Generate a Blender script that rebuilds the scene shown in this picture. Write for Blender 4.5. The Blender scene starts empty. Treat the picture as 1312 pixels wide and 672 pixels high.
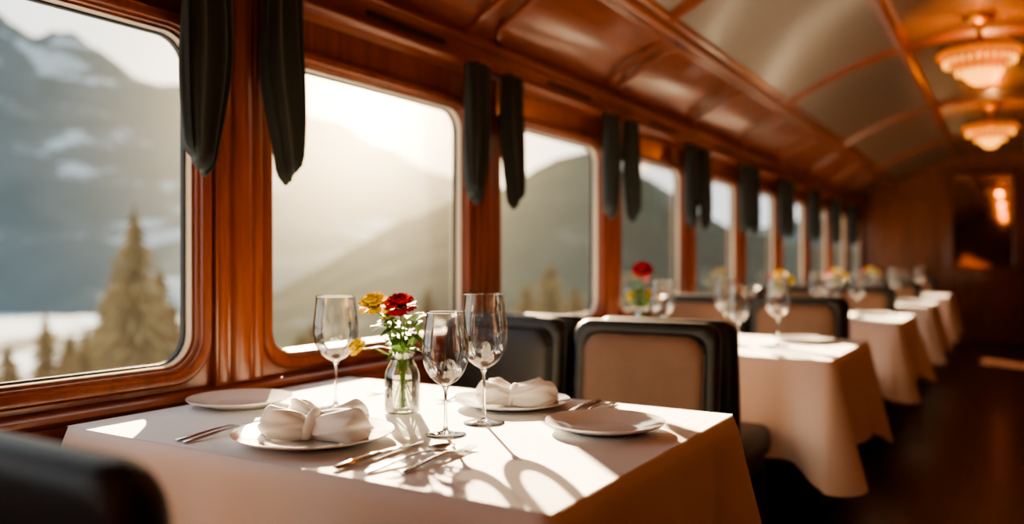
import bpy, bmesh, math, random
from mathutils import Vector, Matrix, noise
random.seed(7)
pi=math.pi; sin=math.sin; cos=math.cos; rad=math.radians
scene=bpy.context.scene
scene.view_settings.view_transform='AgX'
scene.view_settings.look='AgX - Medium High Contrast'
TH=rad(31.3); ST,CT=sin(TH),cos(TH)
CAM=Vector((1.85,0,1.11)); W=3.30; YE=12.85; YB=-2.6
def azel(px,el):
    u=(px-656)/1050; v=Vector((u*CT-ST, CT+u*ST,0)).normalized()
    return Vector((v.x*cos(rad(el)),v.y*cos(rad(el)),sin(rad(el))))
SUND=azel(430,20.0)
GLOWD=azel(475,10.5)

# ---------------------------------------------------------------- materials
def mat(name):
    m=bpy.data.materials.new(name); m.use_nodes=True
    nt=m.node_tree; b=nt.nodes['Principled BSDF']; return m,nt,b
def simple(name,col,rough=.5,metal=0,coat=0,bump=0,bscale=50,spec=.5,sheen=0,var=0,vscale=5):
    m,nt,b=mat(name); b.inputs['Base Color'].default_value=(*col,1)
    b.inputs['Roughness'].default_value=rough; b.inputs['Metallic'].default_value=metal
    b.inputs['Coat Weight'].default_value=coat; b.inputs['Coat Roughness'].default_value=.12
    b.inputs['Specular IOR Level'].default_value=spec
    b.inputs['Sheen Weight'].default_value=sheen
    tc=nt.nodes.new('ShaderNodeTexCoord')
    if bump:
        n=nt.nodes.new('ShaderNodeTexNoise'); n.inputs['Scale'].default_value=bscale; n.inputs['Detail'].default_value=4
        nt.links.new(tc.outputs['Object'],n.inputs['Vector'])
        bp=nt.nodes.new('ShaderNodeBump'); bp.inputs['Strength'].default_value=bump; bp.inputs['Distance'].default_value=.01
        nt.links.new(n.outputs['Fac'],bp.inputs['Height']); nt.links.new(bp.outputs['Normal'],b.inputs['Normal'])
    if var:
        n=nt.nodes.new('ShaderNodeTexNoise'); n.inputs['Scale'].default_value=vscale; n.inputs['Detail'].default_value=3
        nt.links.new(tc.outputs['Object'],n.inputs['Vector'])
        r=nt.nodes.new('ShaderNodeValToRGB'); r.color_ramp.elements[0].position=.3; r.color_ramp.elements[1].position=.7
        r.color_ramp.elements[0].color=(*[c*(1-var) for c in col],1); r.color_ramp.elements[1].color=(*[min(1,c*(1+var)) for c in col],1)
        nt.links.new(n.outputs['Fac'],r.inputs['Fac']); nt.links.new(r.outputs['Color'],b.inputs['Base Color'])
    return m
def wood(name,c1,c2,scale=(6,.6,6),rough=.30,coat=.45):
    m,nt,b=mat(name)
    tc=nt.nodes.new('ShaderNodeTexCoord'); mp=nt.nodes.new('ShaderNodeMapping'); mp.inputs['Scale'].default_value=scale
    nt.links.new(tc.outputs['Object'],mp.inputs['Vector'])
    n=nt.nodes.new('ShaderNodeTexNoise'); n.inputs['Scale'].default_value=4; n.inputs['Detail'].default_value=8; n.inputs['Distortion'].default_value=.8
    nt.links.new(mp.outputs['Vector'],n.inputs['Vector'])
    r=nt.nodes.new('ShaderNodeValToRGB'); e=r.color_ramp.elements
    e[0].position=.32;e[0].color=(*c1,1);e[1].position=.7;e[1].color=(*c2,1)
    nt.links.new(n.outputs['Fac'],r.inputs['Fac']); nt.links.new(r.outputs['Color'],b.inputs['Base Color'])
    b.inputs['Roughness'].default_value=rough; b.inputs['Coat Weight'].default_value=coat; b.inputs['Coat Roughness'].default_value=.14
    return m
M_WOODH=wood('mahogany_horizontal',(.175,.036,.010),(.28,.068,.017))
M_WOODV=wood('mahogany_vertical',(.175,.036,.010),(.28,.068,.017),scale=(8,8,.6))
M_WOODD=wood('mahogany_dark',(.13,.029,.006),(.27,.068,.014),scale=(8,8,.6),rough=.35,coat=.3)
M_FLOOR=wood('floor_wood',(.040,.011,.005),(.085,.025,.009),scale=(9,.5,1),rough=.32,coat=.2)
M_CEIL=simple('ceiling_lacquer',(.145,.096,.062),rough=.30,coat=.35,var=.06,vscale=3)
M_CEILC=simple('ceiling_centre_lacquer',(.17,.070,.024),rough=.25,coat=.5,var=.08,vscale=3)
M_GASK=simple('black_gasket',(.012,.011,.010),rough=.5)
M_FRAME=simple('cream_window_frame',(.72,.60,.44),rough=.35,coat=.3)
M_LEATH=simple('black_leather',(.010,.009,.008),rough=.36,bump=.25,bscale=260)
M_TAN=simple('brown_leather',(.17,.085,.05),rough=.5,bump=.25,bscale=220,var=.1,vscale=9)
M_LEG=simple('dark_leg_wood',(.03,.012,.006),rough=.35,coat=.3)
M_CLOTH=simple('white_tablecloth',(.85,.87,.89),rough=.85,bump=.12,bscale=9,sheen=.1)
M_NAP=simple('white_napkin',(.86,.86,.85),rough=.85,bump=.1,bscale=60,sheen=.1)
M_PORC=simple('porcelain',(.84,.84,.84),rough=.12,coat=.4)
M_SILV=simple('silver',(.72,.70,.67),rough=.16,metal=1)
M_BRASS=simple('brass',(.50,.22,.045),rough=.3,metal=1)
M_CURT=simple('dark_green_velvet',(.016,.021,.018),rough=.85,sheen=.12,bump=.2,bscale=80)
M_RED=simple('red_petals',(.60,.010,.02),rough=.55,var=.3,vscale=60)
M_YEL=simple('yellow_petals',(.98,.74,.03),rough=.55,var=.08,vscale=60)
M_GRN=simple('green_leaf',(.09,.21,.03),rough=.5,var=.3,vscale=40)
M_BARK=simple('bark',(.10,.06,.035),rough=.9)
M_CONI=simple('conifer_needles_painted_haze',(.17,.12,.05),rough=.9,var=.5,vscale=2)
_b=M_CONI.node_tree.nodes['Principled BSDF']; _b.inputs['Emission Color'].default_value=(.085,.060,.034,1); _b.inputs['Emission Strength'].default_value=1.0  # needles glow slightly: haze over the backlit trees painted in as emission
M_MIRR=simple('dark_mirror_glass',(.24,.20,.15),rough=.04,metal=1)

def thin_glass(name,tint,blend,rough=.02,base=.04,mul=.9):
    m=bpy.data.materials.new(name); m.use_nodes=True; nt=m.node_tree; nt.nodes.clear()
    o=nt.nodes.new('ShaderNodeOutputMaterial'); mx=nt.nodes.new('ShaderNodeMixShader')
    t=nt.nodes.new('ShaderNodeBsdfTransparent'); t.inputs[0].default_value=(*tint,1)
    g=nt.nodes.new('ShaderNodeBsdfGlossy'); g.inputs['Roughness'].default_value=rough; g.inputs['Color'].default_value=(1,1,1,1)
    lw=nt.nodes.new('ShaderNodeLayerWeight'); lw.inputs['Blend'].default_value=blend
    ma=nt.nodes.new('ShaderNodeMath'); ma.operation='MULTIPLY_ADD'; ma.inputs[1].default_value=mul; ma.inputs[2].default_value=base
    nt.links.new(lw.outputs['Fresnel'],ma.inputs[0])
    nt.links.new(ma.outputs[0],mx.inputs[0]); nt.links.new(t.outputs[0],mx.inputs[1]); nt.links.new(g.outputs[0],mx.inputs[2])
    nt.links.new(mx.outputs[0],o.inputs[0]); return m
M_WIN=thin_glass('window_glass',(.98,.98,.97),.2,base=.0,mul=.3)
M_GLASS=thin_glass('wine_glass_crystal',(.95,.95,.94),.42,rough=.04,base=.04,mul=.9)
m,nt,b=mat('solid_crystal'); b.inputs['Transmission Weight'].default_value=1; b.inputs['Roughness'].default_value=.02; b.inputs['IOR'].default_value=1.45
M_SOLID=m
M_WATER=thin_glass('vase_water',(.80,.86,.78),.3,base=.02,mul=.6)

def amber(name,tint,ecol,es,fac):
    """lit amber glass: partly see-through, partly glowing"""
    m=bpy.data.materials.new(name); m.use_nodes=True; nt=m.node_tree; nt.nodes.clear()
    o=nt.nodes.new('ShaderNodeOutputMaterial'); mx=nt.nodes.new('ShaderNodeMixShader'); mx.inputs[0].default_value=fac
    t=nt.nodes.new('ShaderNodeBsdfTransparent'); t.inputs[0].default_value=(*tint,1)
    e=nt.nodes.new('ShaderNodeEmission'); e.inputs[0].default_value=(*ecol,1); e.inputs[1].default_value=es
    nt.links.new(t.outputs[0],mx.inputs[1]); nt.links.new(e.outputs[0],mx.inputs[2]); nt.links.new(mx.outputs[0],o.inputs[0]); return m
M_LAMP=amber('amber_lit_glass',(1,.46,.12),(1,.25,.022),1.25,.66)
M_LAMPH=amber('amber_lit_glass_core',(1,.52,.16),(1,.40,.055),3.8,.78)

# ---------------------------------------------------------------- mesh builder
class MB:
    def __init__(s): s.v=[];s.f=[];s.m=[];s.mats=[]
    def mi(s,m):
        if m not in s.mats: s.mats.append(m)
        return s.mats.index(m)
    def add(s,vs,fs,m,M=None):
        o=len(s.v); k=s.mi(m)
        for p in vs:
            p=Vector(p)
            s.v.append(M@p if M is not None else p)
        for f in fs: s.f.append([i+o for i in f]); s.m.append(k)
    def rings(s,rings,m,M=None,closed=True,cap0=False,cap1=False,loop=False):
        n=len(rings[0]); vs=[p for r in rings for p in r]; fs=[]
        R=len(rings)
        for j in range(R if loop else R-1):
            j2=(j+1)%R
            for i in range(n if closed else n-1):
                i2=(i+1)%n; fs.append([j*n+i,j*n+i2,j2*n+i2,j2*n+i])
        if cap0: fs.append(list(range(n))[::-1])
        if cap1: fs.append([(R-1)*n+i for i in range(n)])
        s.add(vs,fs,m,M)
    def lathe(s,prof,n,m,M=None,cap0=False,cap1=False,fl=None):
        R=[]
        for j,(r,z) in enumerate(prof):
            ring=[]
            for i in range(n):
                a=2*pi*i/n; rr=r*(1+(fl(a,j) if fl else 0)); ring.append((rr*cos(a),rr*sin(a),z))
            R.append(ring)
        s.rings(R,m,M,cap0=cap0,cap1=cap1)
    def tube(s,path,rd,m,n=8,M=None,loop=False,sx=1,sy=1,up=(0,0,1)):
        P=[Vector(p) for p in path]; k=len(P); R=[]
        for i,p in enumerate(P):
            if loop: t=P[(i+1)%k]-P[(i-1)%k]
            else: t=P[min(i+1,k-1)]-P[max(i-1,0)]
            t.normalize(); u=Vector(up)
            if abs(t.dot(u))>.97: u=Vector((0,1,0)) if abs(t.y)<.9 else Vector((1,0,0))
            a=t.cross(u).normalized(); b2=a.cross(t).normalized()
            r=rd[i] if isinstance(rd,(list,tuple)) else rd
            R.append([p+a*(r*sx*cos(2*pi*q/n))+b2*(r*sy*sin(2*pi*q/n)) for q in range(n)])
        s.rings(R,m,M,cap0=not loop,cap1=not loop,loop=loop)
    def box(s,c,d,m,bev=0,seg=2,M=None):
        bm=bmesh.new(); bmesh.ops.create_cube(bm,size=1)
        for v in bm.verts: v.co=Vector((v.co.x*d[0],v.co.y*d[1],v.co.z*d[2]))
        if bev: bmesh.ops.bevel(bm,geom=bm.edges[:],offset=bev,segments=seg,profile=.5,affect='EDGES')
        for v in bm.verts: v.co+=Vector(c)
        bm.verts.index_update()
        s.add([v.co.copy() for v in bm.verts],[[v.index for v in f.verts] for f in bm.faces],m,M); bm.free()
    def ext(s,prof,y0,y1,m,f):
        s.rings([[f(d,y0,z) for d,z in prof],[f(d,y1,z) for d,z in prof]],m,closed=True,cap0=True,cap1=True)
    def mesh(s,name,ang=38,smooth=True):
        me=bpy.data.meshes.new(name); me.from_pydata([tuple(v) for v in s.v],[],s.f)
        for m in s.mats: me.materials.append(m)
        me.polygons.foreach_set('material_index',s.m)
        bm=bmesh.new(); bm.from_mesh(me); bmesh.ops.recalc_face_normals(bm,faces=bm.faces[:]); bm.to_mesh(me); bm.free()
        if smooth:
            me.shade_smooth(); me.set_sharp_from_angle(angle=rad(ang))
        me.update(); return me
def put(name,me,loc=(0,0,0),rz=0,sc=1,parent=None):
    o=bpy.data.objects.new(name,me); o.location=loc; o.rotation_euler=(0,0,rz)
    o.scale=(sc,sc,sc) if not isinstance(sc,tuple) else sc
    scene.collection.objects.link(o)
    if parent: o.parent=parent
    return o
def rr(a,b,r,n=6,ca=0,cb=0):
    pts=[]
    for k,(sx,sy) in enumerate([(1,-1),(1,1),(-1,1),(-1,-1)]):
        cx=ca+sx*(a-r); cy=cb+sy*(b-r); a0=-pi/2+k*pi/2
        for i in range(n+1):
            t=a0+pi/2*i/n; pts.append((cx+r*cos(t),cy+r*sin(t)))
    return pts
def rr_outer(a,b,r,A0,A1,B0,B1,n=6,ca=0,cb=0):
    pts=[]
    for k,(sx,sy) in enumerate([(1,-1),(1,1),(-1,1),(-1,-1)]):
        cx=ca+sx*(a-r); cy=cb+sy*(b-r)
        X=A1 if sx>0 else A0; Y=B1 if sy>0 else B0
        for i in range(n+1):
            t=i/n
            fy=(k%2==0)
            pa=(cx,Y) if fy else (X,cy)
            pb=(X,cy) if fy else (cx,Y)
            if t<=.5: q=t*2; pts.append((pa[0]+(X-pa[0])*q,pa[1]+(Y-pa[1])*q))
            else: q=(t-.5)*2; pts.append((X+(pb[0]-X)*q,Y+(pb[1]-Y)*q))
    return pts

# ---------------------------------------------------------------- room shell
PITCH=1.25; WW=1.0; ZB=.825; ZT=1.72
wins=[2.68+PITCH*k for k in range(-4,9)]   # far edges of the openings
ZC=(ZB+ZT)/2; HH=(ZT-ZB)/2
FL=lambda d,y,z:(d,y,z)
FR=lambda d,y,z:(W-d,y,z)
COVE0=1.985; CX=.45; CZ=.262
def cove(t): return (CX*(1-cos(t)),COVE0+CZ*sin(t))
LC=.57
wn=0
tn=0
for side,F in (('left',FL),('right',FR)):
    b=MB()
    if side=='left':
        for k,re in enumerate(wins):
            yc=re-WW/2; y0=yc-PITCH/2; y1=yc+PITCH/2
            if k==0: y0=YB
            if k==len(wins)-1: y1=YE
            a=WW/2+.035; h=HH+.035; r=.115
            inn=rr(a,h,r,6,yc,ZC); out=rr_outer(a,h,r,y0,y1,.0,1.90,6,yc,ZC)
            b.rings([[F(0,y,z) for y,z in inn],[F(0,y,z) for y,z in out]],M_WOODV)
    else:
        b.rings([[F(0,YB,0),F(0,YB,1.9)],[F(0,YE,0),F(0,YE,1.9)]],M_WOODV,closed=False)  # unseen wall, windows left out to keep daylight down inside
        for re in wins:
            yc=re-WW/2
            for g,rd_ in ((0,.016),(-.06,.008)):
                b.tube([F(.004,y,z) for y,z in rr(.50+g,.44+g,.08,5,yc,ZC)],rd_,M_WOODV,n=6,loop=True)
    prof=[(0,1.90),(0.03,1.90),(0.03,1.975),(0.0,1.985)]
    b.rings([[F(d,YB,z) for d,z in prof],[F(d,YE,z) for d,z in prof]],M_WOODH,closed=False)
    cv=[cove(pi/2*i/14) for i in range(15)]
    b.rings([[F(d,YB,z) for d,z in cv],[F(d,YE,z) for d,z in cv]],M_WOODH,closed=False)
    put('wall_'+side,b.mesh('wall_'+side))
    if side=='left':
      for k,re in enumerate(wins):
        yc=re-WW/2; b=MB()
        seq=[(.035,.000,.115),(.035,.014,.115),(.028,.022,.112),(.012,.022,.10),(.004,.016,.095),(.003,.006,.094),(-.004,.003,.09),(-.006,-.003,.088),(-.006,-.009,.088),(-.011,-.010,.084)]
        R=[[F(d,y,z) for y,z in rr(WW/2+g,HH+g,r,8,yc,ZC)] for g,d,r in seq]
        b.rings(R,M_WOODV)
        g2=[(-.011,-.010,.084),(-.012,-.008,.083),(-.014,-.010,.082),(-.015,-.032,.081)]
        b.rings([[F(d,y,z) for y,z in rr(WW/2+g,HH+g,r,8,yc,ZC)] for g,d,r in g2],M_FRAME)
        g3=[(-.015,-.030,.081),(-.020,-.030,.076),(-.020,-.045,.076)]
        b.rings([[F(d,y,z) for y,z in rr(WW/2+g,HH+g,r,8,yc,ZC)] for g,d,r in g3],M_GASK)
        gl=[F(-.036,y,z) for y,z in rr(WW/2-.019,HH-.019,.077,8,yc,ZC)]
        b.add(gl,[list(range(len(gl)))],M_WIN)
        wn+=1; put('window_%d'%wn,b.mesh('window'))
    b=MB()
    b.ext([(0,.700),(.03,.705),(.04,.72),(.04,.740),(.052,.746),(.058,.756),(.056,.768),(.045,.774),(.0,.776)],YB,YE,M_WOODH,F)
    b.ext([(0,.60),(.018,.605),(.022,.62),(.018,.64),(0,.645)],YB,YE,M_WOODH,F)
    b.ext([(0,1.855),(.04,1.86),(.06,1.872),(.066,1.885),(.06,1.898),(.045,1.905),(.0,1.905)],YB,YE,M_WOODH,F)
    b.ext([(0,1.965),(.035,1.968),(.05,1.98),(.05,1.992),(.035,2.004),(.002,2.01)],YB,YE,M_WOODH,F)
    b.tube([F(.43,YB,2.242),F(.43,YE,2.242)],.030,M_WOODH,n=10)
    b.tube([F(.375,YB,2.228),F(.375,YE,2.228)],.014,M_WOODH,n=8)
    b.tube([F(.475,YB,2.266),F(.475,YE,2.266)],.020,M_WOODH,n=8)
    tn+=1; put('trim_%d'%tn,b.mesh('cornice_trim'))
    b=MB(); b.ext([(0,0),(.02,0),(.02,.12),(.012,.135),(0,.14)],YB,YE,M_WOODD,F); put('baseboard_'+side,b.mesh('baseboard'))
    b=MB()
    for re in wins:
        pc=re+(PITCH-WW)/2
        if pc<YE-.08:
            b.box(F(.011,pc,(ZB+1.86)/2-.02),(.022,.165,1.86-ZB+.08),M_WOODV,bev=.005)
            for dy,wd in ((-.060,.016),(0,.034),(.060,.016)):
                pr=[]
                for i in range(9):
                    t=pi*i/8; pr.append((wd*cos(t),.021+wd*.62*sin(t)))
                b.rings([[F(q,pc+dy+p,z) for p,q in pr] for z in (.785,1.858)],M_WOODV,closed=False)
        yc=re-WW/2
        b.tube([F(.004,y,z) for y,z in rr(.46,.18,.03,4,yc,.38)],.012,M_WOODH,n=6,loop=True)
        pts=rr(PITCH/2-.075,LC/2-.05,.10,7,yc,LC/2)
        lp=[]
        for y,s_ in pts:
            d,z=cove(pi/2*s_/LC); lp.append(F(d+.004,y,z-.004))
        if yc+PITCH/2-.07<YE: b.tube(lp,.013,M_WOODH,n=8,loop=True)
    tn+=1; put('trim_%d'%tn,b.mesh('pilasters_and_panel_mouldings'))
    b=MB()
    for re in wins:
        y0,y1=re-.62,re-.17
        pts=rr((y1-y0)/2,.011,.011,4,(y0+y1)/2,1.937)
        b.rings([[F(.0305,y,z) for y,z in pts],[F(.034,y,z) for y,z in pts]],M_GASK,cap1=True)
    put('air_vent_strip' ,b.mesh('vents'))

# ceiling
def cz(x): return 2.25+.35*(1-((x-W/2)/1.2)**2)
b=MB()
for seg,mm in (((CX,1.23),M_CEIL),((1.23,2.07),M_CEILC),((2.07,W-CX),M_CEIL)):
    xs=[seg[0]+(seg[1]-seg[0])*i/14 for i in range(15)]
    b.rings([[(x,YB,cz(x)) for x in xs],[(x,YE,cz(x)) for x in xs]],mm,closed=False)
put('ceiling',b.mesh('ceiling'))
b=MB()
for x in (1.23,2.07):
    b.tube([(x,YB,cz(x)-.004),(x,YE,cz(x)-.004)],.034,M_WOODH,n=10)
    b.tube([(x+.04,YB,cz(x+.04)-.002),(x+.04,YE,cz(x+.04)-.002)],.012,M_WOODH,n=6)
    b.tube([(x-.04,YB,cz(x-.04)-.002),(x-.04,YE,cz(x-.04)-.002)],.012,M_WOODH,n=6)
for k in range(-2,4):
    y=3.7+2.4*k
    for dy,rd_ in ((0,.030),(.045,.012),(-.045,.012)):
        b.tube([(CX+(W-2*CX)*i/40,y+dy,cz(CX+(W-2*CX)*i/40)) for i in range(41)],rd_,M_WOODH,n=8,up=(0,1,0))
tn+=1; put('trim_%d'%tn,b.mesh('ceiling_ribs'))
b=MB(); b.add([(-.0,YB,0),(W,YB,0),(W,YE,0),(0,YE,0)],[[0,1,2,3]],M_FLOOR); put('floor',b.mesh('floor'))
b=MB(); b.add([(0,YE,0),(W,YE,0),(W,YE,2.65),(0,YE,2.65)],[[0,1,2,3]],M_WOODD)
for (x0,x1,z0,z1) in ((.12,.95,.25,.85),(.12,.95,1.0,2.0),(2.35,3.18,.25,.85),(2.35,3.18,1.0,2.0)):
    b.tube([(x,YE-.004,z) for x,z in rr((x1-x0)/2,(z1-z0)/2,.04,4,(x0+x1)/2,(z0+z1)/2)],.014,M_WOODD,n=6,loop=True)
put('wall_end',b.mesh('wall_end'))
b=MB(); b.add([(0,YB,0),(W,YB,0),(W,YB,2.65),(0,YB,2.65)],[[0,1,2,3]],M_WOODD); put('wall_rear',b.mesh('wall_rear'))
b=MB(); dx=1.53
b.box((dx,YE-.025,1.19),(.96,.05,2.36),M_WOODD,bev=.008)
b.box((dx,YE-.045,1.66),(.80,.03,1.34),M_WOODD,bev=.01)
b.tube([(x,YE-.062,z) for x,z in rr(.37,.64,.03,4,dx,1.66)],.016,M_WOODH,n=8,loop=True)
b.add([(x,YE-.0615,z) for x,z in rr(.365,.635,.03,4,dx,1.66)],[list(range(20))],M_MIRR)
b.tube([(x,YE-.052,z) for x,z in rr(.33,.32,.03,4,dx,.48)],.014,M_WOODH,n=8,loop=True)
b.tube([(dx+.41,YE-.05,1.0),(dx+.41,YE-.10,1.0),(dx+.33,YE-.10,1.0)],.010,M_BRASS,n=8)
put('door_1',b.mesh('door'))

# ---------------------------------------------------------------- curtains
def curtain_mesh(flip):
    b=MB(); n=96; R=[]
    H=.515
    for j in range(31):
        t=j/30; z=-H*t
        w=.068+.007*sin(t*pi*1.2)
        if t>.45: w*=1-.46*((t-.45)/.55)**1.4
        d=.024+.008*sin(t*pi*.8)
        if t>.93:
            q=math.sqrt(max(0.02,1-((t-.93)/.072)**2)); w*=.45+.55*q; d*=.35+.65*q
        off=flip*(-.020*t**2+.006*sin(t*5))
        ring=[]
        for i in range(n):
            a=2*pi*i/n
            rp=1+.36*sin(9*a+1.2+1.2*t)*(1-.2*t)+.10*sin(14*a+3*t)
            sq=abs(cos(a))**.75*(1 if cos(a)>0 else -1)
            ring.append((d*sin(a)*rp,w*sq*(1+.04*sin(5*a+t*5))+off,z-.030*t*sq*flip))
        R.append(ring)
    b.rings(R,M_CURT,cap0=True,cap1=True)
    return b.mesh('curtain',ang=80)
cm=[curtain_mesh(1),curtain_mesh(-1)]
bk=MB()
for re in wins:
    pc=re+(PITCH-WW)/2-.035
    if pc>YE-.2: continue
    put('window_curtain',cm[0],FL(.090,pc-.130,1.872)); put('window_curtain',cm[1],FL(.090,pc+.130,1.872))
    for d in(-.13,.13):
        bk.tube([FL(.0,pc+d,1.882),FL(.115,pc+d,1.882)],.006,M_BRASS,n=8)
        bk.box(FL(.090,pc+d,1.880),(.045,.12,.010),M_BRASS,bev=.003)
put('curtain_brackets',bk.mesh('curtain_brackets'))

# ---------------------------------------------------------------- ceiling lamps
def lamp_mesh():
    b=MB()
    b.lathe([(.0,.01),(.085,.01),(.09,0),(.08,-.02),(.03,-.035),(.018,-.05),(.014,-.18),(.02,-.19),(.02,-.215),(0,-.22)],32,M_BRASS)
    b.lathe([(.185,-.190),(.200,-.185),(.212,-.192),(.214,-.204),(.200,-.210),(.185,-.205),(.185,-.190)],60,M_BRASS)
    for k in range(4):
        a=pi/4+k*pi/2
        b.tube([(.015*cos(a),.015*sin(a),-.185),(.10*cos(a),.10*sin(a),-.165),(.19*cos(a),.19*sin(a),-.197)],.006,M_BRASS,n=6)
    b.lathe([(.205,-.205),(.220,-.220),(.207,-.242),(.168,-.262),(.135,-.268)],168,M_LAMP,fl=lambda a,j:.06*cos(28*a))
    b.lathe([(.140,-.262),(.147,-.277),(.132,-.300),(.10,-.318),(.075,-.322)],120,M_LAMP,fl=lambda a,j:.07*cos(20*a))
    b.lathe([(.082,-.318),(.088,-.330),(.080,-.355),(.058,-.385),(.03,-.405),(.0,-.41)],80,M_LAMPH,fl=lambda a,j:.06*cos(12*a))
    for k in range(28):
        a=2*pi*k/28
        b.lathe([(0,.012),(.006,.004),(.007,-.006),(0,-.028)],6,M_LAMPH,Matrix.Translation((.19*cos(a),.19*sin(a),-.264)))
    for k in range(20):
        a=2*pi*k/20
        b.lathe([(0,.012),(.005,.004),(.006,-.006),(0,-.026)],6,M_LAMPH,Matrix.Translation((.122*cos(a),.122*sin(a),-.324)))
    return b.mesh('ceiling_lamp')
lm=lamp_mesh()
for y in (-.7,2.5,5.7,8.9):
    o=put('ceiling_lamp',lm,(1.69,y,2.588))
    l=bpy.data.lights.new('bulb','POINT'); l.energy=28; l.color=(1,.48,.16); l.shadow_soft_size=.035
    lo=bpy.data.objects.new('bulb',l); lo.parent=o; lo.location=(0,0,-.285); scene.collection.objects.link(lo)

# ---------------------------------------------------------------- chairs
def chair_mesh(pad):
    b=MB(); tilt=.045
    Z0,Z1=.40,.922; zc=(Z0+Z1)/2; hh=(Z1-Z0)/2; hw=.245
    def Y(x,z,d): return d-tilt*(z-Z0)/(Z1-Z0)-.0+.10*(x*x)
    seq=[(-.03,-.062),(-.012,-.058),(-.002,-.045),(0,-.03),(-.002,-.012),(-.010,-.002),(-.03,.002),(-.040,-.001)]
    R=[]
    for g,d in seq:
        R.append([(x,Y(x,z,d),z) for x,z in rr(hw+g,hh+g,.052+g*.4,8,0,zc)])
    b.rings(R,M_LEATH,cap0=True)
    seq=[(-.040,-.004),(-.042,.004),(-.050,.012),(-.068,.017),(-.11,.020),(-.16,.021)]
    R=[[(x,Y(x,z,d),z) for x,z in rr(hw+g,hh+g,max(.03,.085+g*.5),8,0,zc-.0)] for g,d in seq]
    b.rings(R,pad,cap1=True)
    b.tube([(x,Y(x,z,.003),z) for x,z in rr(hw-.039,hh-.039,.064,8,0,zc)],.005,M_LEATH,n=6,loop=True)
    b.box((0,.205,.455),(.48,.43,.12),M_LEATH,bev=.045,seg=4)
    b.box((0,.20,.375),(.43,.39,.05),M_LEG,bev=.008)
    for sx in (-1,1):
        b.tube([(sx*.195,.385,.38),(sx*.20,.39,.0)],[.024,.015],M_LEG,n=8)
        b.tube([(sx*.195,.0,.42),(sx*.20,-.03,.25),(sx*.205,-.05,.0)],[.025,.022,.015],M_LEG,n=8)
    return b.mesh('dining_chair',ang=50)
chm=chair_mesh(M_TAN); chb=chair_mesh(M_LEATH)

# ---------------------------------------------------------------- table + cloth
TX0,TX1=.072,1.30; TL=.91
def cloth_mesh(seed):
    b=MB(); rnd=random.Random(seed)
    hw=(TX1-TX0)/2; hl=TL/2; drop=.37; zt=.75
    r=.03; n=8
    core=rr(hw,hl,r,n)
    per=[]
    for i in range(len(core)):
        p=Vector(core[i]); q=Vector(core[(i+1)%len(core)]); L=(q-p).length
        m_=max(1,int(L/.012))
        for k in range(m_): per.append(p.lerp(q,k/m_))
    N=len(per); cor=[Vector((sx*hw,sy*hl)) for sx in(-1,1) for sy in(-1,1)]
    nor=[]
    for i in range(N):
        t=(per[(i+1)%N]-per[(i-1)%N]).normalized(); nor.append(Vector((t.y,-t.x)))
    for _ in range(12):
        nor=[(nor[i-1]+nor[i]*2+nor[(i+1)%N]).normalized() for i in range(N)]
    ph=[rnd.uniform(0,6.28) for _ in range(6)]
    R=[]
    R.append([(p.x*.96,p.y*.96,zt) for p in per])
    R.append([(p.x-nor[i].x*.010,p.y-nor[i].y*.010,zt) for i,p in enumerate(per)])
    R.append([(p.x-nor[i].x*.003,p.y-nor[i].y*.003,zt-.002) for i,p in enumerate(per)])
    J=16
    for j in range(1,J+1):
        t=j/J; ring=[]
        for i,p in enumerate(per):
            dc=min((p-c).length for c in cor); cf=math.exp(-(dc/.11)**2)
            fl=math.exp(-((dc-.17)/.06)**2)
            wall=1 if p.x>-hw+.02 else .05
            s_=i*.012
            rip=.013*sin(s_*11+ph[0])+.010*sin(s_*23+ph[1])+.006*sin(s_*37+ph[2])
            o=.004+(.030*t+.085*cf*t**1.1-.035*fl*t)+rip*t**1.2
            o*=wall
            dz=drop*t*(1+.22*cf)+.004*sin(s_*8+ph[3])*t
            ring.append((p.x+nor[i].x*o,p.y+nor[i].y*o,zt-.004-dz))
        R.append(ring)
    b.rings(R,M_CLOTH)
    G=40
    vs=[];fs=[]
    for a in range(G+1):
        for c in range(G+1):
            vs.append(((a/G*2-1)*hw*.985,(c/G*2-1)*hl*.985,zt+.0002))
    for a in range(G):
        for c in range(G):
            q=a*(G+1)+c; fs.append([q,q+1,q+G+2,q+G+1])
    b.add(vs,fs,M_CLOTH)
    return b.mesh('tablecloth',ang=80)
def tbl_mesh():
    b=MB(); b.box((0,0,.728),(TX1-TX0-.02,TL-.02,.035),M_LEG,bev=.004)
    b.lathe([(.26,0),(.26,.02),(.08,.05),(.045,.09),(.04,.6),(.10,.712)],24,M_LEG,cap0=True)
    return b.mesh('table_base')
tb=tbl_mesh()

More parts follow.
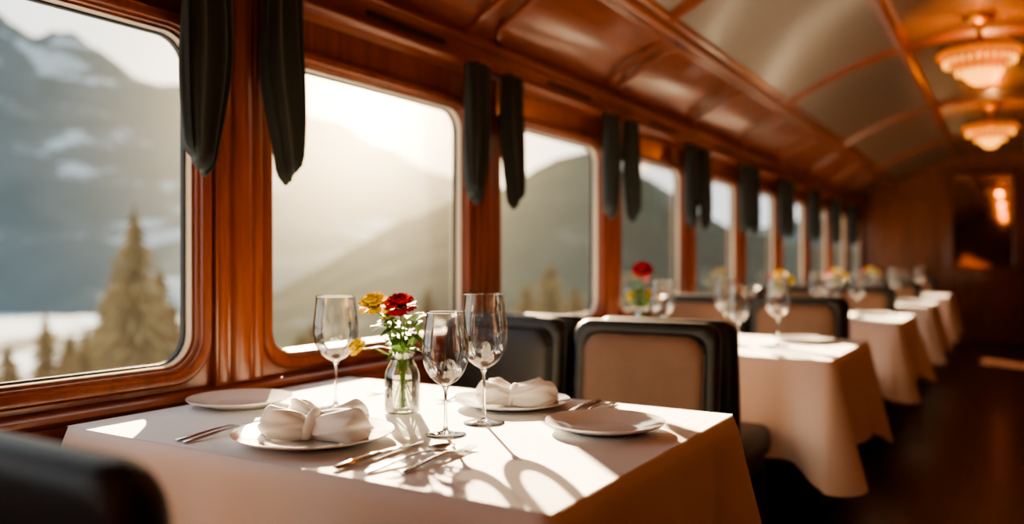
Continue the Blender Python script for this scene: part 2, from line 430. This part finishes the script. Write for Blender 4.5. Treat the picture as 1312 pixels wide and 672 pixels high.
# ---------------------------------------------------------------- tableware
def plate_mesh(r):
    b=MB()
    k=r
    b.lathe([(0,.004),(.50*k,.004),(.60*k,.007),(.68*k,.012),(.97*k,.021),(1.0*k,.0225),(1.0*k,.0200),(.97*k,.017),(.70*k,.007),(.58*k,.0),(.54*k,.0),(.53*k,.002),(0,.002)],72,M_PORC)
    return b.mesh('plate',ang=30)
P_BIG=plate_mesh(.16); P_SM=plate_mesh(.128)
def wg_mesh(H,rb,rt,stem=.43):
    b=MB(); hb=H*stem
    prof=[(.0035,hb-.002),(.012,hb+.003)]
    for i in range(1,21):
        t=i/20
        if t<.45: r=rb*math.sqrt(1-(1-t/.45)**2)
        else: q=(t-.45)/.55; r=rb+(rt-rb)*q*q*(3-2*q)
        prof.append((max(r,.012),hb+.002+(H-hb)*t))
    b.lathe(prof,56,M_GLASS)
    b.tube([(rt*cos(2*pi*i/56),rt*sin(2*pi*i/56),H) for i in range(56)],.0009,M_SOLID,n=6,loop=True)
    fr=rb*.86
    b.lathe([(0,0),(fr,0),(fr+.0008,.001),(fr,.002),(.5*fr,.0045),(.16*fr,.009),(.0045,.018),(.0034,.035),(.0032,hb*.6),(.0036,hb-.012),(.009,hb+.001),(.006,hb+.004),(0,hb+.004)],40,M_SOLID)
    return b.mesh('wine_glass',ang=60)
G_A=wg_mesh(.275,.055,.048,.42); G_B=wg_mesh(.255,.049,.041,.40); G_C=wg_mesh(.288,.053,.045,.42)

def strip(b,secs,m,n=8,M=None,x0=0):
    R=[]
    for y,w,t,z in secs:
        R.append([(x0+w*cos(2*pi*i/n),y,z+t*sin(2*pi*i/n)) for i in range(n)])
    b.rings(R,m,M,cap0=True,cap1=True)
def knife():
    b=MB(); strip(b,[(0,.003,.002,.005),(.004,.008,.004,.005),(.05,.0095,.005,.006),(.10,.0085,.0045,.007),(.118,.006,.004,.007),(.125,.009,.0018,.007),(.16,.0115,.0012,.006),(.22,.0105,.0010,.004),(.245,.006,.0008,.003),(.255,.001,.0006,.003)],M_SILV,n=12); return b.mesh('knife')
def spoon():
    b=MB(); strip(b,[(0,.004,.001,.003),(.004,.0085,.002,.003),(.03,.0085,.002,.004),(.09,.005,.002,.009),(.14,.0038,.002,.011),(.165,.004,.002,.008)],M_SILV,n=10)
    R=[]
    for j in range(0,9):
        q=j/8; R.append([(.021*q*cos(a),.198+.034*q*sin(a),.003+.008*q*q) for a in [2*pi*i/24 for i in range(24)]])
    for j in range(8,-1,-1):
        q=j/8; R.append([(.0215*q*cos(a),.198+.0345*q*sin(a),.001+.009*q*q) for a in [2*pi*i/24 for i in range(24)]])
    b.rings(R,M_SILV); return b.mesh('spoon',ang=50)
def fork():
    b=MB(); strip(b,[(0,.004,.001,.003),(.004,.0085,.002,.003),(.03,.0085,.002,.004),(.09,.005,.002,.009),(.13,.0038,.002,.011),(.145,.006,.0018,.009),(.155,.0115,.0014,.007),(.172,.0125,.0014,.004)],M_SILV,n=10)
    for k in range(4):
        strip(b,[(.168,.0019,.0013,.004),(.19,.0017,.0012,.003),(.212,.0013,.001,.006),(.220,.0005,.0005,.008)],M_SILV,n=6,x0=-.0098+k*.0065)
    return b.mesh('fork')
KN,SP,FK=knife(),spoon(),fork()

def napkin_mesh(seed):
    b=MB(); rnd=random.Random(seed)
    def lobe(M,L,w,h,pl,phase,e0=.55):
        n=96; R=[]
        for j in range(30):
            t=j/29
            env=e0+(1-e0)*sin(min(1,t/.6)*pi/2)
            if t>.74: env*=math.sqrt(max(.015,1-((t-.74)/.263)**2))
            ring=[]
            for i in range(n):
                a=2*pi*i/n
                f=sin(pl*a+phase+2.6*t)
                rp=1+.20*(1-abs(f))**1.5*(.5+.5*t)-.07+.05*sin((2*pl+1)*a+phase*2-1.5*t)
                z=h*env*sin(a)*rp; y=w*env*cos(a)*rp
                z=max(z,-h*.55)
                ring.append((L*t+.008*t*sin(3*a+phase),y+.008*sin(t*3+phase),z+h*.55))
            R.append(ring)
        b.rings(R,M_NAP,M,cap0=True,cap1=True)
    T=Matrix.Translation; Rz=lambda a:Matrix.Rotation(rad(a),4,'Z'); Ry=lambda a:Matrix.Rotation(rad(a),4,'Y')
    s=seed
    lobe(T((.004,-.004,.0))@Rz(-6-4*s)@Ry(-2),.120,.040,.040,3,1.9*s,.65)
    lobe(T((-.01,-.004,.0))@Rz(192-6*s)@Ry(-4),.090,.036,.038,3,.4+s,.6)
    lobe(T((-.008,.022,.010))@Rz(140)@Ry(-24),.072,.026,.026,3,3.0+s,.7)
    lobe(T((.015,.020,.006))@Rz(24)@Ry(-10),.090,.030,.032,3,4.4-s,.8)
    R=[]
    for j in range(13):
        t=j/12*pi; R.append([(.015*cos(t)-.002+.010*sin(a),(.022*sin(t)+.014)*cos(a),(.022*sin(t)+.014)*sin(a)*(1+.10*sin(4*a))+.024) for a in [2*pi*i/28 for i in range(28)]])
    b.rings(R,M_NAP)
    for v in b.v: v.z=max(0,v.z)
    return b.mesh('napkin',ang=80)
NP1=napkin_mesh(1); NP2=napkin_mesh(2)

def flower(b,c,r,m,seed,axis=(0,0,1)):
    rnd=random.Random(seed)
    rot=Vector((0,0,1)).rotation_difference(Vector(axis).normalized()).to_matrix().to_4x4()
    M0=Matrix.Translation(c)@rot
    layers=[(14,1.0,-5),(14,1.0,20),(12,.92,42),(10,.78,60),(8,.6,75),(5,.4,86)]
    for li,(cnt,s_,el) in enumerate(layers):
        for k in range(cnt):
            a=2*pi*k/cnt+li*.5+rnd.uniform(-.15,.15); e=rad(el+rnd.uniform(-7,7))
            vs=[];nu,nv=5,4
            for v in range(nv+1):
                for u in range(nu+1):
                    tv=v/nv; tu=(u/nu*2-1)
                    rr_=r*s_*tv; w=r*.40*(tv**.6)*tu
                    out=rr_*cos(e*(.6+.5*tv)); up=rr_*sin(e*(.6+.5*tv))*.95 + r*.05*sin(tu*6+k)*tv
                    out+= -abs(tu)*r*.06
                    vs.append((out*cos(a)-w*sin(a),out*sin(a)+w*cos(a),up-.25*r))
            fs=[[v*(nu+1)+u,v*(nu+1)+u+1,(v+1)*(nu+1)+u+1,(v+1)*(nu+1)+u] for v in range(nv) for u in range(nu)]
            b.add(vs,fs,m,M0)
    b.lathe([(0,-.55*r),(.25*r,-.5*r),(.38*r,-.25*r),(.42*r,0)],12,M_GRN,M0)
def leaf(b,p,d,L,w):
    d=Vector(d).normalized(); s_=d.cross(Vector((0,0,1))).normalized(); up=s_.cross(d)
    vs=[];n=6
    for i in range(n+1):
        t=i/n; c=Vector(p)+d*(L*t)-Vector((0,0,1))*(L*.35*t*t); ww=w*sin(pi*(t*.92+.04))
        vs+= [c-s_*ww+up*ww*.3,c,c+s_*ww+up*ww*.3]
    fs=[]
    for i in range(n):
        for k in range(2): q=i*3+k; fs.append([q,q+1,q+4,q+3])
    b.add(vs,fs,M_GRN)
def vase_mesh(seed,fls):
    b=MB(); rnd=random.Random(seed)
    b.lathe([(0,.002),(.036,.002),(.0415,.006),(.042,.02),(.042,.085),(.040,.100),(.032,.115),(.027,.124),(.027,.136),(.030,.141),(.031,.146),(.029,.148),(.0265,.142),(.024,.134),(.024,.124),(.029,.114),(.037,.100),(.0385,.085),(.0385,.020),(.036,.010),(0,.009)],48,M_GLASS)
    b.lathe([(0,.011),(.035,.011),(.038,.02),(.038,.085),(0,.085)],32,M_WATER)
    b.tube([(.0305*cos(2*pi*i/40),.0305*sin(2*pi*i/40),.146) for i in range(40)],.0022,M_SOLID,n=6,loop=True)
    for i in range(22):
        a=rnd.uniform(0,6.28); r0=rnd.uniform(.005,.03); a2=a+pi+rnd.uniform(-.6,.6)
        tx,ty=.045*cos(a2),.045*sin(a2); h=rnd.uniform(.17,.22)
        b.tube([(r0*cos(a),r0*sin(a),.014),(0.012*cos(a2),.012*sin(a2),.12),(.6*tx,.6*ty,.16),(tx,ty,h)],.0016,M_GRN,n=5)
    for (x,y,z,r,m,ax) in fls:
        zz=max(z,.165)
        b.tube([(-x*.3,-y*.3,.015),(x*.12,y*.12,.13),(x*.6,y*.6,.13+(zz-.13)*.7),(x,y,z-r*.4)],.0023,M_GRN,n=6)
        flower(b,(x,y,z),r,m,seed+int(x*1000),ax)
    for i in range(60):
        a=rnd.uniform(0,6.28); z=rnd.uniform(.145,.225); r0=rnd.uniform(.005,.035)
        leaf(b,(r0*cos(a),r0*sin(a),z),(cos(a),sin(a),rnd.uniform(-.1,1.2)),rnd.uniform(.03,.07),rnd.uniform(.006,.014))
    return b.mesh('flower_vase',ang=80)
def off(r,t): return (CT*r+ST*t, ST*r-CT*t)
a1=off(-.003,.01); a2=off(-.068,.0); a3=off(-.035,-.03); a4=off(-.110,.0)
V1=vase_mesh(3,[(a1[0],a1[1],.262,.039,M_RED,(.15,-.3,1)),(a2[0],a2[1],.264,.038,M_YEL,(.05,-.4,1)),(a3[0],a3[1],.240,.024,M_YEL,(-.1,-.3,1)),(a4[0],a4[1],.160,.024,M_YEL,(-.3,-.5,.6))])
V2=vase_mesh(5,[(.0,.0,.33,.052,M_RED,(.1,-.4,1)),(-.06,.02,.20,.036,M_YEL,(-.5,-.3,1)),(.05,.0,.21,.034,M_YEL,(.5,-.3,1))])
V3=vase_mesh(8,[(.0,.0,.27,.050,M_YEL,(.1,-.4,1)),(-.06,.02,.25,.042,M_RED,(-.5,-.3,1)),(.06,.0,.24,.042,M_YEL,(.5,-.3,1))])

ZTB=.7507
TP=2.125; TC=1.475
def tableset(k):
    yo=TP*k; yc=TC+yo
    e=bpy.data.objects.new('dining_table',None); e.location=((TX0+TX1)/2,yc,0); scene.collection.objects.link(e)
    put('table_base',tb,parent=e); put('tablecloth',cloth_mesh(k+3),parent=e)
    for x in (.33,.862):
        put('dining_chair',chm,(x+(.062 if k==0 else 0),yc-.925-(.008 if k==0 else 0),0)); put('dining_chair',chb if (x<.5 and k==0) else chm,(x-(.01 if k==0 else 0),yc+.925,0),rz=pi)
    P=lambda n,m,x,y,rz=0,sc=1,z=ZTB: put(n,m,(x,y+yo,z),rz,sc)
    if k==0:
        P('dinner_plate',P_BIG,.655,1.20); P('napkin',NP1,.650,1.20,rad(28),1.02,ZTB+.0045)
        P('dinner_plate',P_SM,.202,1.40)
        P('dinner_plate',P_BIG,.79,1.745,0,.90); P('napkin',NP2,.79,1.745,rad(35),.88,ZTB+.0045)
        P('side_plate',P_SM,1.11,1.60)
        P('flower_vase',V1,.614,1.53)
        P('wine_glass',G_A,.436,1.493); P('wine_glass',G_B,.847,1.384); P('wine_glass',G_C,.848,1.528)
        P('knife',KN,.858,1.045,rad(1)); P('spoon',SP,.918,1.055,rad(-4)); P('fork',FK,.968,1.09,rad(0))
        P('fork',FK,.455,1.045,rad(2)); P('fork',FK,.425,1.05,rad(-1))
        P('knife',KN,.955,1.905,rad(180)); P('spoon',SP,.995,1.915,rad(180)); P('fork',FK,.605,1.90,rad(180))
        P('fork',FK,.36,1.90,rad(184))
    else:
        P('dinner_plate',P_BIG,.655,1.21,0,.95); P('dinner_plate',P_BIG,1.05,1.72,0,.85)
        P('dinner_plate',P_SM,.24,1.25); P('napkin',NP1,.655,1.21,rad(26),.9,ZTB+.0045)
        P('flower_vase',V2 if k==1 else V3,.36 if k==1 else .50,1.52)
        P('wine_glass',G_A,.52,1.36); P('wine_glass',G_B,.86,1.36); P('wine_glass',G_C,1.0,1.46); P('wine_glass',G_C,.70,1.70)
        P('knife',KN,.872,1.045); P('fork',FK,.455,1.05)
for k in range(5): tableset(k)

# ---------------------------------------------------------------- exterior
def bearing(px,D):
    u=(px-656)/1050; return Vector((CAM.x+D*(u*CT-ST),D*(CT+u*ST)))
GZ=-6.0
def painted_haze_mat(name,c1,c2,snow,haze,glow,scale,thr,hz,pwr=20):  # terrain with aerial haze and sunward glow painted in as emission
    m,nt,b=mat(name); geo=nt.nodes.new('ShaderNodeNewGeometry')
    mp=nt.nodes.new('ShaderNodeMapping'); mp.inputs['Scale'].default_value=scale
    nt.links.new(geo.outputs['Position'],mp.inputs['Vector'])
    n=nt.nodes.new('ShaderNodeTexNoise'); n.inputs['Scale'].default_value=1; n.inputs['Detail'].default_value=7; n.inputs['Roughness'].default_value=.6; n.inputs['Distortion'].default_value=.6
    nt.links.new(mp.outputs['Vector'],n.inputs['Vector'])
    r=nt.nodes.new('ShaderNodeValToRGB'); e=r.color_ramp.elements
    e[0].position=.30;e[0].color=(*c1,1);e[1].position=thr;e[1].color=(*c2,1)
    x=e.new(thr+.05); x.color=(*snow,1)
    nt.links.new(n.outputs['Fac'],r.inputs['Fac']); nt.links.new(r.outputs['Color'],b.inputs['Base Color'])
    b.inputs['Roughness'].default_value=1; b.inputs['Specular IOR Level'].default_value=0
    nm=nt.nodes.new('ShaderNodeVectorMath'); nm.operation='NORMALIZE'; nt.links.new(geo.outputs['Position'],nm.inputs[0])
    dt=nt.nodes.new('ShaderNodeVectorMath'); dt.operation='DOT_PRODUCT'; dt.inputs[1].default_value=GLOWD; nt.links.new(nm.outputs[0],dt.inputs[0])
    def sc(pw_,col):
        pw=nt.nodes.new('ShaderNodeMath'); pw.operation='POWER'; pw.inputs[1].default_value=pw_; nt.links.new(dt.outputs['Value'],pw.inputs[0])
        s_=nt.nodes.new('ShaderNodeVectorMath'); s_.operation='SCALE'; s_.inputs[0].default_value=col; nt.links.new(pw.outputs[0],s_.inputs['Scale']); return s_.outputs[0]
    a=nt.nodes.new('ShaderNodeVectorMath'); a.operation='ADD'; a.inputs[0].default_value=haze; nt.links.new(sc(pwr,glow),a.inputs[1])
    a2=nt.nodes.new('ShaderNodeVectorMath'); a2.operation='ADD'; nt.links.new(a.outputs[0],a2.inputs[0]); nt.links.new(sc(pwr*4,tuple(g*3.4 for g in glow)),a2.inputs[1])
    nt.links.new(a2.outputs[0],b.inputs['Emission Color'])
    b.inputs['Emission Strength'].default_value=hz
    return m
M_MTN=painted_haze_mat('alpine_slope_painted_haze',(.02,.033,.036),(.045,.058,.062),(.24,.28,.31),(.088,.112,.120),(1.7,1.22,.62),(.045,.045,.03),.56,1.0,50)
M_HILL=painted_haze_mat('forested_slope_painted_haze',(.012,.015,.010),(.035,.035,.022),(.11,.11,.10),(.104,.108,.090),(.95,.70,.37),(.10,.10,.10),.62,1.0,50)
M_SNOW=painted_haze_mat('snowy_valley_floor_painted_haze',(.06,.06,.05),(.12,.12,.10),(.35,.40,.46),(.06,.07,.08),(.3,.22,.12),(.05,.05,.05),.42,1.0,45)
def interp(c,x):
    if x<=c[0][0]: return c[0][1]
    for (a,ya),(b_,yb) in zip(c,c[1:]):
        if x<=b_:
            t=(x-a)/(b_-a); return ya+(yb-ya)*t
    return c[-1][1]
def ridge(name,ctrl,Dc,Db,m,amp,nf):
    b=MB(); NS,NT=240,60; x0,x1=ctrl[0][0],ctrl[-1][0]; R=[]
    for j in range(NT+1):
        t=j/NT; row=[]
        for i in range(NS+1):
            px=x0+(x1-x0)*i/NS; D=Db+(Dc-Db)*t
            yt=interp(ctrl,px); zc=1.11+(336-yt)/1050*Dc
            p=bearing(px,D); z=GZ+(zc-GZ)*t**1.1
            nn=noise.fractal(Vector((p.x*nf,p.y*nf,0)),1.0,2.0,6)
            z+=nn*amp*(.15+.85*t)*(t>0.001)
            row.append((p.x,p.y,z))
        R.append(row)
    R.append([(x*1.3,y*1.3,GZ-20) for x,y,z in R[-1]])
    b.rings(R,m,closed=False); put(name,b.mesh(name,ang=180))
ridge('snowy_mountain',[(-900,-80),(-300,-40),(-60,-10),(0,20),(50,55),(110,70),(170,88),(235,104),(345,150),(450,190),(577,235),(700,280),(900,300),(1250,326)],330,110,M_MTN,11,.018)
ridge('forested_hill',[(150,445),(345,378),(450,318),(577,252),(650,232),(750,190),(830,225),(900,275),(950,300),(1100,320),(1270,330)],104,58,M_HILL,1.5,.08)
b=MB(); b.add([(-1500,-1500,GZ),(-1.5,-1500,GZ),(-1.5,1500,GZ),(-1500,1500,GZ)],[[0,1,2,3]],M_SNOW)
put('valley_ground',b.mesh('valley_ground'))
def conifer(seed,H,Wd):
    b=MB(); rnd=random.Random(seed)
    b.tube([(0,0,0),(0,0,H*.98)],[H*.02,.01],M_BARK,n=7)
    L=int(20+H*1.2)
    for k in range(L):
        t=k/(L-1); z=H*(.10+.88*t); r=Wd/2*(1-t)**.72*rnd.uniform(.70,1.2)+.06
        n=16; ring=[];
        for i in range(n*2):
            a=2*pi*i/(n*2)+k; q=r*(1 if i%2==0 else .42)*rnd.uniform(.55,1.3)
            ring.append((q*cos(a),q*sin(a),z-q*.30-rnd.uniform(0,.10)))
        top=[(.03*cos(2*pi*i/(n*2)),.03*sin(2*pi*i/(n*2)),z+H*.03) for i in range(n*2)]
        b.rings([ring,top],M_CONI)
    return b.mesh('spruce_tree',smooth=False)
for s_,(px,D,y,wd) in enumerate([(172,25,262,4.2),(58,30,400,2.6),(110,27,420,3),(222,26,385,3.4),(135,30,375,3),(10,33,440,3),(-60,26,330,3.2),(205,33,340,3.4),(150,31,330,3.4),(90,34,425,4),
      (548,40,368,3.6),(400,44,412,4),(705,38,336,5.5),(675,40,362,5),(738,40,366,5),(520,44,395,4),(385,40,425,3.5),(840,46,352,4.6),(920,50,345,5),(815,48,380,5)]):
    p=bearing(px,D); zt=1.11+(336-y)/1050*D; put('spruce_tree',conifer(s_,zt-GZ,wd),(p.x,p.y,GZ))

# ---------------------------------------------------------------- light
sl=bpy.data.lights.new('sun','SUN'); sl.energy=60; sl.color=(1,.73,.44); sl.angle=rad(.7)
so=bpy.data.objects.new('sun',sl); so.rotation_euler=SUND.to_track_quat('Z','Y').to_euler(); so.location=(-20,20,12); scene.collection.objects.link(so)
w=bpy.data.worlds.new('sky'); scene.world=w; w.use_nodes=True; nt=w.node_tree; bg=nt.nodes['Background']
tc=nt.nodes.new('ShaderNodeTexCoord')
nm=nt.nodes.new('ShaderNodeVectorMath'); nm.operation='NORMALIZE'; nt.links.new(tc.outputs['Generated'],nm.inputs[0])
dt=nt.nodes.new('ShaderNodeVectorMath'); dt.operation='DOT_PRODUCT'; dt.inputs[1].default_value=GLOWD; nt.links.new(nm.outputs[0],dt.inputs[0])
mxm=nt.nodes.new('ShaderNodeMath'); mxm.operation='MAXIMUM'; mxm.inputs[1].default_value=0; nt.links.new(dt.outputs['Value'],mxm.inputs[0])
def glow(pw_,col,prev):
    p=nt.nodes.new('ShaderNodeMath'); p.operation='POWER'; p.inputs[1].default_value=pw_; nt.links.new(mxm.outputs[0],p.inputs[0])
    s_=nt.nodes.new('ShaderNodeVectorMath'); s_.operation='SCALE'; s_.inputs[0].default_value=col; nt.links.new(p.outputs[0],s_.inputs['Scale'])
    a=nt.nodes.new('ShaderNodeVectorMath'); a.operation='ADD'
    if prev is None: a.inputs[0].default_value=(1.45,1.62,1.72)
    else: nt.links.new(prev,a.inputs[0])
    nt.links.new(s_.outputs[0],a.inputs[1]); return a.outputs[0]
x=glow(14,(1.4,.92,.36),None); x=glow(70,(6,3.9,1.6),x); x=glow(500,(16,12,7),x)
nt.links.new(x,bg.inputs['Color']); bg.inputs['Strength'].default_value=1.0

# ---------------------------------------------------------------- camera
cd=bpy.data.cameras.new('camera'); cd.sensor_width=36; cd.lens=1050/1312*36; cd.clip_start=.05; cd.clip_end=5000
cd.dof.use_dof=True; cd.dof.focus_distance=1.72; cd.dof.aperture_fstop=1.2
co=bpy.data.objects.new('camera',cd); co.location=CAM; co.rotation_euler=(rad(90),0,TH); scene.collection.objects.link(co); scene.camera=co
